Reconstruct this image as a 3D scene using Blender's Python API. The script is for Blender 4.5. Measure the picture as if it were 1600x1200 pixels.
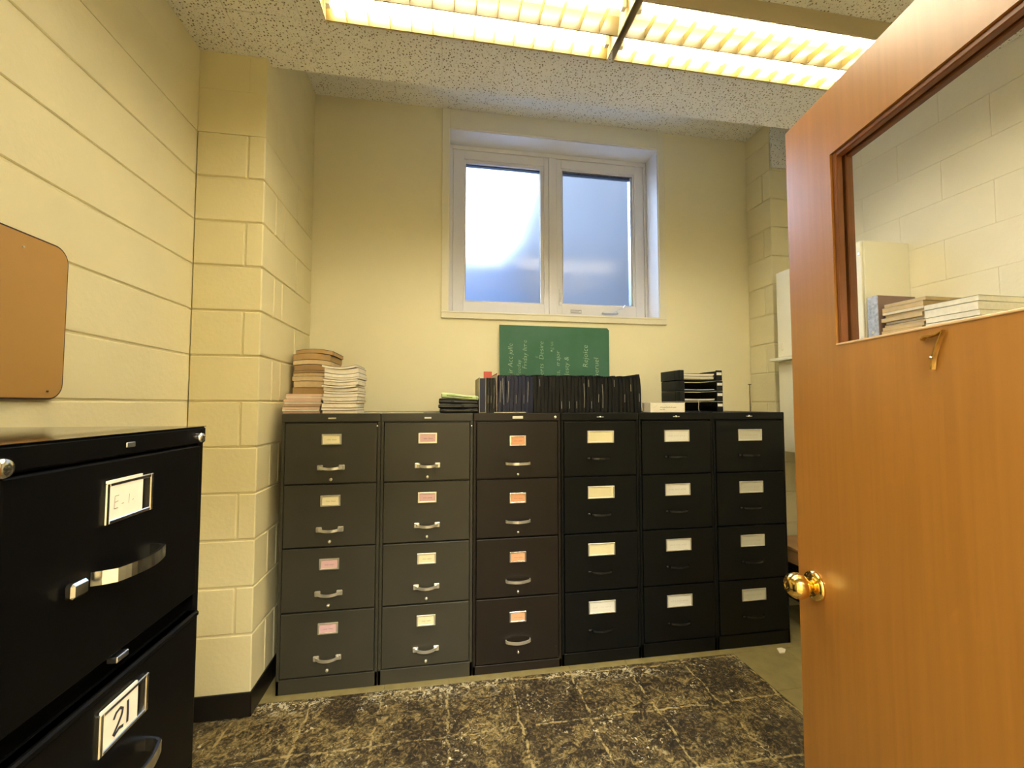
import bpy, bmesh, math, random
from mathutils import Vector, Matrix
C = bpy.context.scene.collection
for o in list(bpy.data.objects): bpy.data.objects.remove(o)
S = bpy.context.scene
# ---------------------------------------------------------------- camera, sky, exposure
cam = bpy.data.cameras.new('camera'); cam.lens = 14.957; cam.sensor_width = 36; cam.clip_start = .02
co = bpy.data.objects.new('camera', cam); C.objects.link(co)
co.location = (0, 0, 1.3538); co.rotation_euler = (math.pi/2 + .0468, 0, -.1641)
S.camera = co
S.view_settings.view_transform = 'Standard'; S.view_settings.look = 'None'
S.view_settings.gamma = 1; S.view_settings.use_curve_mapping = False
S.view_settings.exposure = 0.52
TUBE = 50.0      # luminance of the fluorescent tubes
HALL = 150.0      # watts of the unseen fill lamp added behind the camera
w = bpy.data.worlds.new('sky'); S.world = w; w.use_nodes = True
nt = w.node_tree; nt.nodes.clear()
wo = nt.nodes.new('ShaderNodeOutputWorld'); bg = nt.nodes.new('ShaderNodeBackground')
tc = nt.nodes.new('ShaderNodeTexCoord'); sp = nt.nodes.new('ShaderNodeSeparateXYZ'); cr = nt.nodes.new('ShaderNodeValToRGB')
nt.links.new(tc.outputs['Generated'], sp.inputs[0]); nt.links.new(sp.outputs['Z'], cr.inputs[0])
cr.color_ramp.elements[0].position = .0; cr.color_ramp.elements[0].color = (.80, .90, 1, 1)
cr.color_ramp.elements[1].position = .9; cr.color_ramp.elements[1].color = (.36, .58, 1, 1)
nt.links.new(cr.outputs[0], bg.inputs[0]); bg.inputs[1].default_value = 8.5
nt.links.new(bg.outputs[0], wo.inputs[0])

# ---------------------------------------------------------------- materials
def mat(name, col, rough=.6, metal=0., noise=0., nscale=8., bump=0., bscale=60., spec=.5, col2=None, emit=None, coat=0.):
    m = bpy.data.materials.new(name); m.use_nodes = True
    n = m.node_tree; b = n.nodes['Principled BSDF']
    b.inputs['Base Color'].default_value = (*col, 1); b.inputs['Roughness'].default_value = rough
    b.inputs['Metallic'].default_value = metal; b.inputs['Specular IOR Level'].default_value = spec
    b.inputs['Coat Weight'].default_value = coat
    if emit: b.inputs['Emission Color'].default_value = (*emit[0], 1); b.inputs['Emission Strength'].default_value = emit[1]
    t = n.nodes.new('ShaderNodeTexCoord')
    if noise or col2:
        x = n.nodes.new('ShaderNodeTexNoise'); x.inputs['Scale'].default_value = nscale; x.inputs['Detail'].default_value = 6
        n.links.new(t.outputs['Object'], x.inputs['Vector'])
        r = n.nodes.new('ShaderNodeValToRGB'); r.color_ramp.elements[0].position = .3; r.color_ramp.elements[1].position = .7
        a = col2 if col2 else tuple(max(0, c*(1-noise)) for c in col); bb = col if col2 else tuple(min(1, c*(1+noise)) for c in col)
        r.color_ramp.elements[0].color = (*a, 1); r.color_ramp.elements[1].color = (*bb, 1)
        n.links.new(x.outputs[0], r.inputs[0]); n.links.new(r.outputs[0], b.inputs['Base Color'])
    if bump:
        y = n.nodes.new('ShaderNodeTexNoise'); y.inputs['Scale'].default_value = bscale; y.inputs['Detail'].default_value = 4
        n.links.new(t.outputs['Object'], y.inputs['Vector'])
        u = n.nodes.new('ShaderNodeBump'); u.inputs['Strength'].default_value = bump; u.inputs['Distance'].default_value = .01
        n.links.new(y.outputs[0], u.inputs['Height']); n.links.new(u.outputs[0], b.inputs['Normal'])
    return m
M = {}
WALLC = (.82, .755, .50)
M['block'] = mat('painted_block', WALLC, .55, noise=.03, nscale=3, bump=.12, bscale=55)
M['pilaster'] = mat('pilaster_paint', (.80, .72, .43), .55, noise=.03, nscale=3, bump=.12, bscale=55)
M['plaster'] = mat('painted_plaster', (.82, .755, .50), .6, noise=.03, nscale=1.5, bump=.05, bscale=30)
M['rblock'] = mat('painted_block_right', (.82, .775, .62), .55, noise=.03, nscale=3, bump=.12, bscale=55)
M['trimpaint'] = mat('casing_paint', (.80, .75, .57), .4, bump=.03, bscale=40)
M['white'] = mat('white_window_paint', (.80, .78, .76), .38, bump=.02)
M['gasket'] = mat('black_gasket', (.03, .035, .05), .5)
M['alu'] = mat('aluminium', (.75, .76, .78), .3, metal=1)
M['chrome'] = mat('chrome', (.85, .84, .80), .16, metal=1, noise=.12, nscale=60)
M['cast'] = mat('cast_handle', (.82, .78, .62), .3, metal=.75)
M['brass'] = mat('polished_brass', (.95, .66, .20), .13, metal=1)
M['oldbrass'] = mat('worn_brass', (.52, .33, .10), .25, metal=1, noise=.3, nscale=60)
M['olive'] = mat('olive_grey_enamel', (.045, .042, .029), .40, spec=.35, noise=.06, nscale=4, bump=.03, bscale=120)
M['brown'] = mat('brown_black_enamel', (.015, .011, .008), .4, spec=.3, noise=.08, nscale=4, bump=.03, bscale=120)
M['black'] = mat('black_enamel', (.0045, .005, .0045), .42, spec=.2, noise=.1, nscale=4, bump=.03, bscale=120)
M['blackgloss'] = mat('black_gloss_enamel', (.005, .005, .005), .05)
M['blacksatin'] = mat('black_satin_enamel', (.0025, .0025, .0025), .34, spec=.12)
M['blackmetal'] = mat('black_handle', (.012, .012, .012), .25)
M['baseboard'] = mat('black_vinyl_base', (.008, .007, .006), .35)
M['ink'] = mat('ink', (.03, .03, .04), .6)
M['pencil'] = mat('pencil', (.32, .27, .2), .8)
M['chalk'] = mat('chalk', (.50, .68, .50), .9, noise=.2, nscale=80)
M['board'] = mat('green_chalkboard', (.022, .125, .062), .55, col2=(.045, .15, .10), nscale=5)
M['navy'] = mat('navy_vinyl', (.008, .012, .040), .36, spec=.3, noise=.2, nscale=15)
M['vinyl'] = mat('black_vinyl', (.007, .0075, .009), .36, spec=.25, noise=.3, nscale=15)
M['red'] = mat('red_card', (.55, .10, .07), .55)
M['greybox'] = mat('grey_green_board', (.30, .27, .17), .6, noise=.08)
M['lime'] = mat('lime_cloth', (.52, .66, .32), .8, noise=.15, nscale=20, bump=.1)
M['paper'] = mat('white_paper', (.82, .76, .62), .8, noise=.05, nscale=20)
M['sheet'] = mat('paper_sheet', (.62, .60, .52), .8, noise=.05, nscale=20)
M['cream'] = mat('cream_card', (.86, .78, .48), .8)
M['whitecard'] = mat('white_card', (.82, .80, .72), .8)
M['greycard'] = mat('grey_card', (.58, .56, .44), .8)
M['pinkcard'] = mat('pink_card', (.72, .46, .46), .8)
M['orangecard'] = mat('orange_card', (.86, .42, .22), .8)
M['cork'] = mat('tan_board', (.46, .26, .075), .42, noise=.06, nscale=2, bump=.01)
M['corkedge'] = mat('dark_brown_edge', (.035, .012, .008), .4)
M['wcab'] = mat('cream_cabinet_enamel', (.88, .85, .68), .4, noise=.02, nscale=2)
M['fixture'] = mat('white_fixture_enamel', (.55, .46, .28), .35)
M['fin'] = mat('louver_blade', (.19, .14, .035), .4)  # lamp-lit yellow of the white louver put into the base colour
M['wedge'] = mat('centre_reflector_enamel', (.11, .08, .025), .4)  # tan of the reflector under the lamps put into its colour
M['cardboard'] = mat('cardboard', (.45, .27, .12), .8, noise=.1)
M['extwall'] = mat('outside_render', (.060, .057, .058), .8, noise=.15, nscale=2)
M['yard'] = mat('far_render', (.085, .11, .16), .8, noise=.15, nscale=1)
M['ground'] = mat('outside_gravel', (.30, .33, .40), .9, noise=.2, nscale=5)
M['vtile'] = mat('olive_vinyl_tile', (.27, .225, .095), .45, noise=.10, nscale=14, col2=(.21, .17, .07))
M['hall'] = mat('hall_paint', (.7, .62, .42), .7)
M['hallfloor'] = mat('hall_floor', (.25, .2, .12), .5)
M['tube'] = mat('lit_tube', (1, .95, .8), .5, emit=((1, .92, .70), TUBE))
M['coverlip'] = mat('wood_lip_highlight', (.60, .40, .22), .4)  # pale bead colour, with the lit edge highlight put into it
M['screwwhite'] = mat('pin_head', (.85, .8, .7), .3)

def wood():
    m = bpy.data.materials.new('door_veneer'); m.use_nodes = True
    n = m.node_tree; b = n.nodes['Principled BSDF']; t = n.nodes.new('ShaderNodeTexCoord'); mp = n.nodes.new('ShaderNodeMapping')
    mp.inputs['Scale'].default_value = (28, 28, 1.1)
    n.links.new(t.outputs['Object'], mp.inputs['Vector'])
    x = n.nodes.new('ShaderNodeTexNoise'); x.inputs['Scale'].default_value = 2.2; x.inputs['Detail'].default_value = 8; x.inputs['Distortion'].default_value = .4
    n.links.new(mp.outputs[0], x.inputs['Vector'])
    r = n.nodes.new('ShaderNodeValToRGB'); r.color_ramp.elements[0].position = .25; r.color_ramp.elements[0].color = (.33, .14, .020, 1)
    r.color_ramp.elements[1].position = .75; r.color_ramp.elements[1].color = (.41, .18, .030, 1)
    n.links.new(x.outputs[0], r.inputs[0]); n.links.new(r.outputs[0], b.inputs['Base Color'])
    b.inputs['Roughness'].default_value = .3; b.inputs['Specular IOR Level'].default_value = .75; b.inputs['Coat Weight'].default_value = .35; b.inputs['Coat Roughness'].default_value = .3
    u = n.nodes.new('ShaderNodeBump'); u.inputs['Strength'].default_value = .06; u.inputs['Distance'].default_value = .004
    n.links.new(x.outputs[0], u.inputs['Height']); n.links.new(u.outputs[0], b.inputs['Normal'])
    return m
M['wood'] = wood()
M['stop'] = mat('dark_stained_stop', (.17, .055, .014), .35, noise=.15, nscale=15)

def acoustic(name, scale, dark):
    m = bpy.data.materials.new(name); m.use_nodes = True
    n = m.node_tree; b = n.nodes['Principled BSDF']; t = n.nodes.new('ShaderNodeTexCoord')
    oi = n.nodes.new('ShaderNodeObjectInfo'); ad = n.nodes.new('ShaderNodeVectorMath'); ad.operation = 'ADD'
    n.links.new(t.outputs['Object'], ad.inputs[0]); n.links.new(oi.outputs['Location'], ad.inputs[1])
    def V(sc, lo, hi):
        v = n.nodes.new('ShaderNodeTexVoronoi'); v.inputs['Scale'].default_value = sc; v.inputs['Randomness'].default_value = .85
        n.links.new(ad.outputs[0], v.inputs['Vector'])
        q = n.nodes.new('ShaderNodeMapRange'); q.inputs['From Min'].default_value = lo; q.inputs['From Max'].default_value = hi
        n.links.new(v.outputs['Distance'], q.inputs['Value']); return q
    a = V(scale, .19, .29); c = V(scale*1.9, .13, .22)
    mi = n.nodes.new('ShaderNodeMath'); mi.operation = 'MINIMUM'
    n.links.new(a.outputs[0], mi.inputs[0]); n.links.new(c.outputs[0], mi.inputs[1])
    r = n.nodes.new('ShaderNodeValToRGB'); r.color_ramp.elements[0].color = (*dark, 1); r.color_ramp.elements[1].color = (.88, .87, .81, 1)
    n.links.new(mi.outputs[0], r.inputs[0]); n.links.new(r.outputs[0], b.inputs['Base Color'])
    b.inputs['Roughness'].default_value = .85
    u = n.nodes.new('ShaderNodeBump'); u.inputs['Strength'].default_value = .5; u.inputs['Distance'].default_value = .004
    n.links.new(mi.outputs[0], u.inputs['Height']); n.links.new(u.outputs[0], b.inputs['Normal'])
    return m
M['acoustic'] = acoustic('acoustic_tile', 72, (.22, .16, .08))

def glue():
    m = bpy.data.materials.new('scraped_adhesive_floor'); m.use_nodes = True
    n = m.node_tree; L = n.links; b = n.nodes['Principled BSDF']; t = n.nodes.new('ShaderNodeTexCoord')
    def N(sc, det=8, dist=0, rough=.6, vec=None):
        x = n.nodes.new('ShaderNodeTexNoise'); x.inputs['Scale'].default_value = sc; x.inputs['Detail'].default_value = det
        x.inputs['Distortion'].default_value = dist; x.inputs['Roughness'].default_value = rough
        L.new(vec if vec else t.outputs['Object'], x.inputs['Vector']); return x.outputs[0]
    def ramp(v, pts):
        r = n.nodes.new('ShaderNodeValToRGB'); L.new(v, r.inputs[0]); e = r.color_ramp.elements
        e[0].position, e[0].color = pts[0][0], (*pts[0][1], 1); e[1].position, e[1].color = pts[-1][0], (*pts[-1][1], 1)
        for p, c in pts[1:-1]: q = e.new(p); q.color = (*c, 1)
        return r.outputs[0]
    def mix(f, a, c, bt='MIX'):
        x = n.nodes.new('ShaderNodeMix'); x.data_type = 'RGBA'; x.blend_type = bt
        if isinstance(f, float): x.inputs[0].default_value = f
        else: L.new(f, x.inputs[0])
        for i, s in ((6, a), (7, c)):
            if isinstance(s, tuple): x.inputs[i].default_value = (*s, 1)
            else: L.new(s, x.inputs[i])
        return x.outputs[2]
    def math_(op, a, c):
        x = n.nodes.new('ShaderNodeMath'); x.operation = op
        for i, s in ((0, a), (1, c)):
            if isinstance(s, float): x.inputs[i].default_value = s
            else: L.new(s, x.inputs[i])
        return x.outputs[0]
    fine = N(34, 10, 1.6, .8)
    big = N(3.2, 6, .6)
    mid = N(17, 8, 1.5, .7)
    base = ramp(fine, [(.43, (.010, .007, .004)), (.515, (.04, .028, .012)), (.60, (.17, .125, .05))])
    patch = ramp(math_('ADD', math_('MULTIPLY', big, .55), math_('MULTIPLY', mid, .5)), [(.515, (0, 0, 0)), (.575, (1, 1, 1))])
    cream = ramp(fine, [(.42, (.03, .022, .009)), (.50, (.17, .125, .047)), (.60, (.38, .29, .125))])
    col = mix(math_('MULTIPLY', patch, .78), base, cream)
    # trowel arcs
    wv = n.nodes.new('ShaderNodeTexWave'); wv.wave_type = 'RINGS'; wv.rings_direction = 'Z'; wv.inputs['Scale'].default_value = 26
    wv.inputs['Distortion'].default_value = 1.2; wv.inputs['Detail Scale'].default_value = .5
    mp = n.nodes.new('ShaderNodeMapping'); mp.inputs['Location'].default_value = (-.1, -1.45, 0); L.new(t.outputs['Object'], mp.inputs[0]); L.new(mp.outputs[0], wv.inputs[0])
    arcs = ramp(wv.outputs[1], [(.45, (0, 0, 0)), (.75, (1, 1, 1))])
    am = ramp(N(2.3, 3), [(.50, (0, 0, 0)), (.62, (1, 1, 1))])
    col = mix(math_('MULTIPLY', math_('MULTIPLY', arcs, am), .55), col, (.02, .014, .008))
    # ghost lines of the lifted tiles
    br = n.nodes.new('ShaderNodeTexBrick'); br.offset = 0; br.inputs['Scale'].default_value = 1
    br.inputs['Brick Width'].default_value = .305; br.inputs['Row Height'].default_value = .305; br.inputs['Mortar Size'].default_value = .006
    br.inputs['Mortar Smooth'].default_value = .5
    nv = n.nodes.new('ShaderNodeTexNoise'); nv.inputs['Scale'].default_value = 12; L.new(t.outputs['Object'], nv.inputs['Vector'])
    sc = n.nodes.new('ShaderNodeVectorMath'); sc.operation = 'SCALE'; sc.inputs['Scale'].default_value = .045; L.new(nv.outputs['Color'], sc.inputs[0])
    ad = n.nodes.new('ShaderNodeVectorMath'); ad.operation = 'ADD'; L.new(t.outputs['Object'], ad.inputs[0]); L.new(sc.outputs[0], ad.inputs[1])
    m2 = n.nodes.new('ShaderNodeMapping'); m2.inputs['Location'].default_value = (-.062, -.009, 0); L.new(ad.outputs[0], m2.inputs[0]); L.new(m2.outputs[0], br.inputs[0])
    lm = ramp(mid, [(.44, (0, 0, 0)), (.56, (1, 1, 1))])
    col = mix(math_('MULTIPLY', math_('MULTIPLY', br.outputs['Fac'], lm), .8), col, (.42, .33, .15))
    # white flecks
    fl = ramp(N(46, 6, .8, .8), [(.58, (0, 0, 0)), (.61, (1, 1, 1))])
    fm = ramp(N(4.5, 4, .5), [(.47, (0, 0, 0)), (.6, (1, 1, 1))])
    spx = n.nodes.new('ShaderNodeSeparateXYZ'); L.new(t.outputs['Object'], spx.inputs[0])
    er = n.nodes.new('ShaderNodeMapRange'); er.inputs['From Min'].default_value = 2.03; er.inputs['From Max'].default_value = 2.10; L.new(spx.outputs['Y'], er.inputs['Value'])
    fl2 = ramp(N(30, 6, 1.5, .75), [(.525, (0, 0, 0)), (.545, (1, 1, 1))])
    col = mix(math_('MULTIPLY', fl, fm), col, (.62, .56, .38))
    col = mix(math_('MULTIPLY', math_('MULTIPLY', fl2, er.outputs[0]), ramp(N(3.1, 3), [(.47, (0, 0, 0)), (.53, (1, 1, 1))])), col, (.55, .49, .33))
    L.new(col, b.inputs['Base Color']); b.inputs['Roughness'].default_value = .6
    u = n.nodes.new('ShaderNodeBump'); u.inputs['Strength'].default_value = .5; u.inputs['Distance'].default_value = .004
    L.new(fine, u.inputs['Height']); L.new(u.outputs[0], b.inputs['Normal'])
    return m
M['glue'] = glue()

def frosted():
    m = bpy.data.materials.new('frosted_glass'); m.use_nodes = True; n = m.node_tree; n.nodes.clear(); L = n.links
    o = n.nodes.new('ShaderNodeOutputMaterial'); rf = n.nodes.new('ShaderNodeBsdfRefraction'); gl = n.nodes.new('ShaderNodeBsdfGlossy')
    mx = n.nodes.new('ShaderNodeMixShader'); fr = n.nodes.new('ShaderNodeFresnel'); t = n.nodes.new('ShaderNodeTexCoord')
    x = n.nodes.new('ShaderNodeTexNoise'); x.inputs['Scale'].default_value = 260; x.inputs['Detail'].default_value = 2; L.new(t.outputs['Object'], x.inputs['Vector'])
    u = n.nodes.new('ShaderNodeBump'); u.inputs['Strength'].default_value = .12; u.inputs['Distance'].default_value = .002; L.new(x.outputs[0], u.inputs['Height'])
    rf.inputs['IOR'].default_value = 1.0; rf.inputs['IOR'].default_value = 1.12; rf.inputs['Roughness'].default_value = .5; rf.inputs['Color'].default_value = (.93, .96, 1, 1)
    gl.inputs['Roughness'].default_value = .07; gl.inputs['Color'].default_value = (1, 1, 1, 1)
    fr.inputs['IOR'].default_value = 1.95
    L.new(u.outputs[0], gl.inputs['Normal']); L.new(u.outputs[0], rf.inputs['Normal'])
    ge = n.nodes.new('ShaderNodeNewGeometry'); sb = n.nodes.new('ShaderNodeMath'); sb.operation = 'MULTIPLY_ADD'; sb.use_clamp = True
    iv = n.nodes.new('ShaderNodeMath'); iv.operation = 'SUBTRACT'; iv.inputs[0].default_value = 1; L.new(ge.outputs['Backfacing'], iv.inputs[1])
    sb.inputs[2].default_value = 0; L.new(fr.outputs[0], sb.inputs[0]); L.new(iv.outputs[0], sb.inputs[1])
    L.new(sb.outputs[0], mx.inputs[0]); L.new(rf.outputs[0], mx.inputs[1]); L.new(gl.outputs[0], mx.inputs[2]); L.new(mx.outputs[0], o.inputs[0])
    return m
M['frosted'] = frosted()
def clear():
    m = bpy.data.materials.new('clear_glass'); m.use_nodes = True; n = m.node_tree; n.nodes.clear(); L = n.links
    o = n.nodes.new('ShaderNodeOutputMaterial'); tr = n.nodes.new('ShaderNodeBsdfTransparent'); gl = n.nodes.new('ShaderNodeBsdfGlossy')
    mx = n.nodes.new('ShaderNodeMixShader'); fr = n.nodes.new('ShaderNodeFresnel'); fr.inputs[0].default_value = 1.25
    gl.inputs['Roughness'].default_value = .02; tr.inputs[0].default_value = (.97, .97, .96, 1)
    ge = n.nodes.new('ShaderNodeNewGeometry'); sb = n.nodes.new('ShaderNodeMath'); sb.operation = 'MULTIPLY'
    iv = n.nodes.new('ShaderNodeMath'); iv.operation = 'SUBTRACT'; iv.inputs[0].default_value = 1; L.new(ge.outputs['Backfacing'], iv.inputs[1])
    L.new(fr.outputs[0], sb.inputs[0]); L.new(iv.outputs[0], sb.inputs[1])
    L.new(sb.outputs[0], mx.inputs[0]); L.new(tr.outputs[0], mx.inputs[1]); L.new(gl.outputs[0], mx.inputs[2]); L.new(mx.outputs[0], o.inputs[0])
    return m
M['clear'] = clear()

# ---------------------------------------------------------------- mesh helpers
class MB:
    def __init__(s): s.bm = bmesh.new()
    def box(s, x0, x1, y0, y1, z0, z1, bev=0., seg=1, mtx=None):
        b = bmesh.new(); r = bmesh.ops.create_cube(b, size=1)
        for v in b.verts: v.co = Vector(((x0+x1)/2 + v.co.x*(x1-x0), (y0+y1)/2 + v.co.y*(y1-y0), (z0+z1)/2 + v.co.z*(z1-z0)))
        if bev: bmesh.ops.bevel(b, geom=b.edges[:], offset=bev, segments=seg, affect='EDGES', profile=.5)
        s.merge(b, mtx); return s
    def merge(s, b, mtx=None):
        if mtx: bmesh.ops.transform(b, matrix=mtx, verts=b.verts)
        me = bpy.data.meshes.new('t'); b.to_mesh(me); b.free(); s.bm.from_mesh(me); bpy.data.meshes.remove(me)
    def cyl(s, p0, p1, r, r2=None, n=16, cap=True):
        p0, p1 = Vector(p0), Vector(p1); b = bmesh.new(); d = p1-p0
        bmesh.ops.create_cone(b, cap_ends=cap, segments=n, radius1=r, radius2=r if r2 is None else r2, depth=d.length)
        q = Vector((0, 0, 1)).rotation_difference(d.normalized())
        s.merge(b, Matrix.Translation((p0+p1)/2) @ q.to_matrix().to_4x4()); return s
    def lathe(s, prof, origin, axis, n=24):
        b = bmesh.new(); rings = []
        for r, h in prof: rings.append([b.verts.new((r*math.cos(2*math.pi*k/n), r*math.sin(2*math.pi*k/n), h)) for k in range(n)])
        for a, c in zip(rings, rings[1:]):
            for k in range(n): b.faces.new((a[k], a[(k+1) % n], c[(k+1) % n], c[k]))
        b.faces.new(rings[0][::-1]); b.faces.new(rings[-1])
        for f in b.faces: f.smooth = True
        q = Vector((0, 0, 1)).rotation_difference(Vector(axis).normalized())
        s.merge(b, Matrix.Translation(Vector(origin)) @ q.to_matrix().to_4x4()); return s
    def sweep(s, pts, prof, up=(0, 0, 1), smooth=False):
        # sweep a closed 2-D profile (side, up) along pts
        b = bmesh.new(); rings = []; P = [Vector(p) for p in pts]; up = Vector(up)
        for i, p in enumerate(P):
            d = (P[min(i+1, len(P)-1)] - P[max(i-1, 0)]).normalized(); sd = d.cross(up).normalized(); u = sd.cross(d).normalized()
            rings.append([b.verts.new(p + sd*a + u*c) for a, c in prof])
        k = len(prof)
        for a, c in zip(rings, rings[1:]):
            for j in range(k):
                f = b.faces.new((a[j], a[(j+1) % k], c[(j+1) % k], c[j])); f.smooth = smooth
        b.faces.new(rings[0][::-1]); b.faces.new(rings[-1])
        bmesh.ops.recalc_face_normals(b, faces=b.faces); s.merge(b); return s
    def prism(s, poly, axis, a, c):
        # polygon in the two other axes, extruded along axis from a to c
        b = bmesh.new()
        def mk(u, v, t): return {0: (t, u, v), 1: (u, t, v), 2: (u, v, t)}[axis]
        A = [b.verts.new(mk(u, v, a)) for u, v in poly]; B = [b.verts.new(mk(u, v, c)) for u, v in poly]
        b.faces.new(A); b.faces.new(B[::-1]); k = len(poly)
        for j in range(k): b.faces.new((A[j], B[j], B[(j+1) % k], A[(j+1) % k]))
        bmesh.ops.recalc_face_normals(b, faces=b.faces); s.merge(b); return s
    def ribbon(s, pts, wd, mapf, th=.0004):
        # flat pen stroke in a plane: pts are 2-D, mapf(u, v, h) gives 3-D
        b = bmesh.new(); L, R = [], []
        for i, p in enumerate(pts):
            q0 = pts[max(i-1, 0)]; q1 = pts[min(i+1, len(pts)-1)]; dx, dy = q1[0]-q0[0], q1[1]-q0[1]; l = math.hypot(dx, dy) or 1
            nx, ny = -dy/l*wd/2, dx/l*wd/2
            L.append(b.verts.new(mapf(p[0]+nx, p[1]+ny, th))); R.append(b.verts.new(mapf(p[0]-nx, p[1]-ny, th)))
        for i in range(len(pts)-1): b.faces.new((L[i], L[i+1], R[i+1], R[i]))
        s.merge(b); return s
    def mesh(s, name, m):
        me = bpy.data.meshes.new(name); bmesh.ops.recalc_face_normals(s.bm, faces=s.bm.faces); s.bm.to_mesh(me); s.bm.free()
        me.materials.append(M[m] if isinstance(m, str) else m); return me
    def build(s, name, m, parent=None, world=False, smooth=False):
        if parent is not None and world:
            bmesh.ops.translate(s.bm, vec=-Vector(parent['w']), verts=s.bm.verts)
        me = s.mesh(name, m)
        if smooth:
            for p in me.polygons: p.use_smooth = True
        return link(name, me, parent, Vector(parent['w']) if (parent is not None and world) else None)
WL = {}
def link(name, me, parent=None, w=None, loc=(0, 0, 0)):
    o = bpy.data.objects.new(name, me); C.objects.link(o); o.parent = parent; o.location = loc
    if parent is not None and w is not None: pass
    return o
class Root(dict): pass
def empty(name, loc=(0, 0, 0), rz=0):
    o = bpy.data.objects.new(name, None); C.objects.link(o); o.location = loc; o.rotation_euler = (0, 0, rz); o.empty_display_size = .1
    return o
def tag(o, label, cat, group=None):
    o['label'] = label; o['category'] = cat
    if group: o['group'] = group
    return o
def struct(o): o['kind'] = 'structure'; return o
def bw(mb, name, m, root, smooth=False):
    """build from world coordinates under an unrotated root"""
    bmesh.ops.translate(mb.bm, vec=-root.location, verts=mb.bm.verts)
    return mb.build(name, m, root, smooth=smooth)

# ---------------------------------------------------------------- dimensions
H = 1.3538; XL, YP, XP, YB, XR, YC = -1.096, 2.07, -.8103, 2.8037, 2.248, 2.179
HC, HB, XW, YR = 2.9623, 3.3323, 2.4881, 2.57
OFF, CO = 1.3654, .2032
LV = [0.0] + [OFF + CO*n for n in range(-5, 10)]      # course joints, floor to upper ceiling
LV = [z for z in LV if z < HB - .02] + [HB]
YE = 2.125                                            # far edge of the lower ceiling
G = .0035
# ---------------------------------------------------------------- floor
flo = struct(MB().box(XL-.1, XW+.1, .06, YB+.05, -.1, 0).build('floor', 'glue'))
tm = {}
def vt(x0, x1, y0, y1):
    k = (round(x1-x0, 4), round(y1-y0, 4))
    if k not in tm: tm[k] = MB().box(-k[0]/2+.0007, k[0]/2-.0007, -k[1]/2+.0007, k[1]/2-.0007, 0, .0032, bev=.0008).mesh('floor_tile', 'vtile')
    o = link('floor_tile', tm[k], flo, loc=((x0+x1)/2, (y0+y1)/2, .0002))
xs = [XL]; x = 1.572 - .305*8
while x < XW - .02:
    if x > XL + .02: xs.append(x)
    x += .305
xs.append(XW)
ys = [2.144, 2.449, 2.754, YB]
for a, b in zip(xs, xs[1:]):
    for c, d in zip(ys, ys[1:]): vt(a, b, c, d)
yy = [2.144 - .305*k for k in range(7)] + [.06]
for a, b in zip(xs, xs[1:]):
    if a > 1.57:
        for c, d in zip(yy[1:], yy): vt(a, b, c, d)
# ---------------------------------------------------------------- block walls
bmesh_cache = {}
def block(parent, x0, x1, y0, y1, z0, z1, m, name='block', bev=.004):
    k = (round(x1-x0, 4), round(y1-y0, 4), round(z1-z0, 4), m)
    if k not in bmesh_cache:
        a, b, c = k[0]/2, k[1]/2, k[2]/2
        bmesh_cache[k] = MB().box(-a, a, -b, b, -c, c, bev=bev).mesh(name, m)
    return link(name, bmesh_cache[k], parent, loc=((x0+x1)/2, (y0+y1)/2, (z0+z1)/2))
def courses(): return list(zip(LV, LV[1:]))
wl = struct(MB().box(XL-.2, XL-.006, -.1, YB, 0, HB+.1).build('wall_left', 'block'))
for z0, z1 in courses():
    ga = G if z0 < 2.56 else .0002; gb = G if z1 < 2.56 else .0002
    if z0 < HC: block(wl, XL-.05, XL, .06, YP+.004, z0+ga, min(z1, HC+.05)-gb, 'block', 'block_course', .0035 if z0 < 2.5 else .0008)
pl = struct(MB().box(XL, XP-.007, YP+.007, YB, 0, HB).build('trim_1', 'pilaster'))
for i, (z0, z1) in enumerate(courses()):
    G = .0035 if z0 < 2.56 else .0002; a, b = z0+G, z1-(G if z1 < 2.56 else .0002); bv = .004 if z0 < 2.56 else .0006
    n_top = i - 5
    if n_top % 2 == 0:
        block(pl, XL+.001, -.8845-G, YP, YP+.05, a, b, 'pilaster', bev=bv); block(pl, -.8845+G, XP, YP, 2.52-G, a, b, 'pilaster', bev=bv); block(pl, XP-.05, XP, 2.52+G, YB-.001, a, b, 'pilaster', bev=bv)
    else:
        block(pl, XL+.001, XP, YP, 2.215-G, a, b, 'pilaster', bev=bv); block(pl, XP-.05, XP, 2.215+G, 2.322-G, a, b, 'pilaster', bev=bv); block(pl, XP-.05, XP, 2.322+G, YB-.001, a, b, 'pilaster', bev=bv)
G = .0035
wr = struct(MB().box(XW+.006, XW+.2, -.1, YB+.1, 0, HB+.1).build('wall_right', 'rblock'))
for i, (z0, z1) in enumerate(courses()):
    if z0 > HC: continue
    y = 1.517 - 1.6256 if (i-5) % 2 == 1 else 1.7202 - 1.6256
    j = [.06]
    while y < YR - .03:
        if y > .1: j.append(y)
        y += .4064
    j.append(YR+.02)
    for a, b in zip(j, j[1:]): block(wr, XW, XW+.05, a+.0002, b-.0002, z0+.0002, z1-.0002, 'rblock', bev=.0013)
pr = struct(MB().box(XR+.007, XW, YR+.007, YB, 0, HB).build('trim_2', 'plaster'))
for i, (z0, z1) in enumerate(courses()):
    if z0 > 3.0: block(pr, XR, XR+.1, YR, YB-.001, z0, z1, 'plaster'); continue
    z1 = min(z1, 3.0) if z0 < 3.0 else z1
    if i % 2: block(pr, XR, XW-.001, YR, 2.64-G, z0+G, z1-G, 'block'); block(pr, XR, XR+.05, 2.64+G, YB-.001, z0+G, z1-G, 'block')
    else: block(pr, XR, 2.40-G, YR, YB-.001, z0+G, z1-G, 'block'); block(pr, 2.40+G, XW-.001, YR, YR+.05, z0+G, z1-G, 'block')
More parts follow.
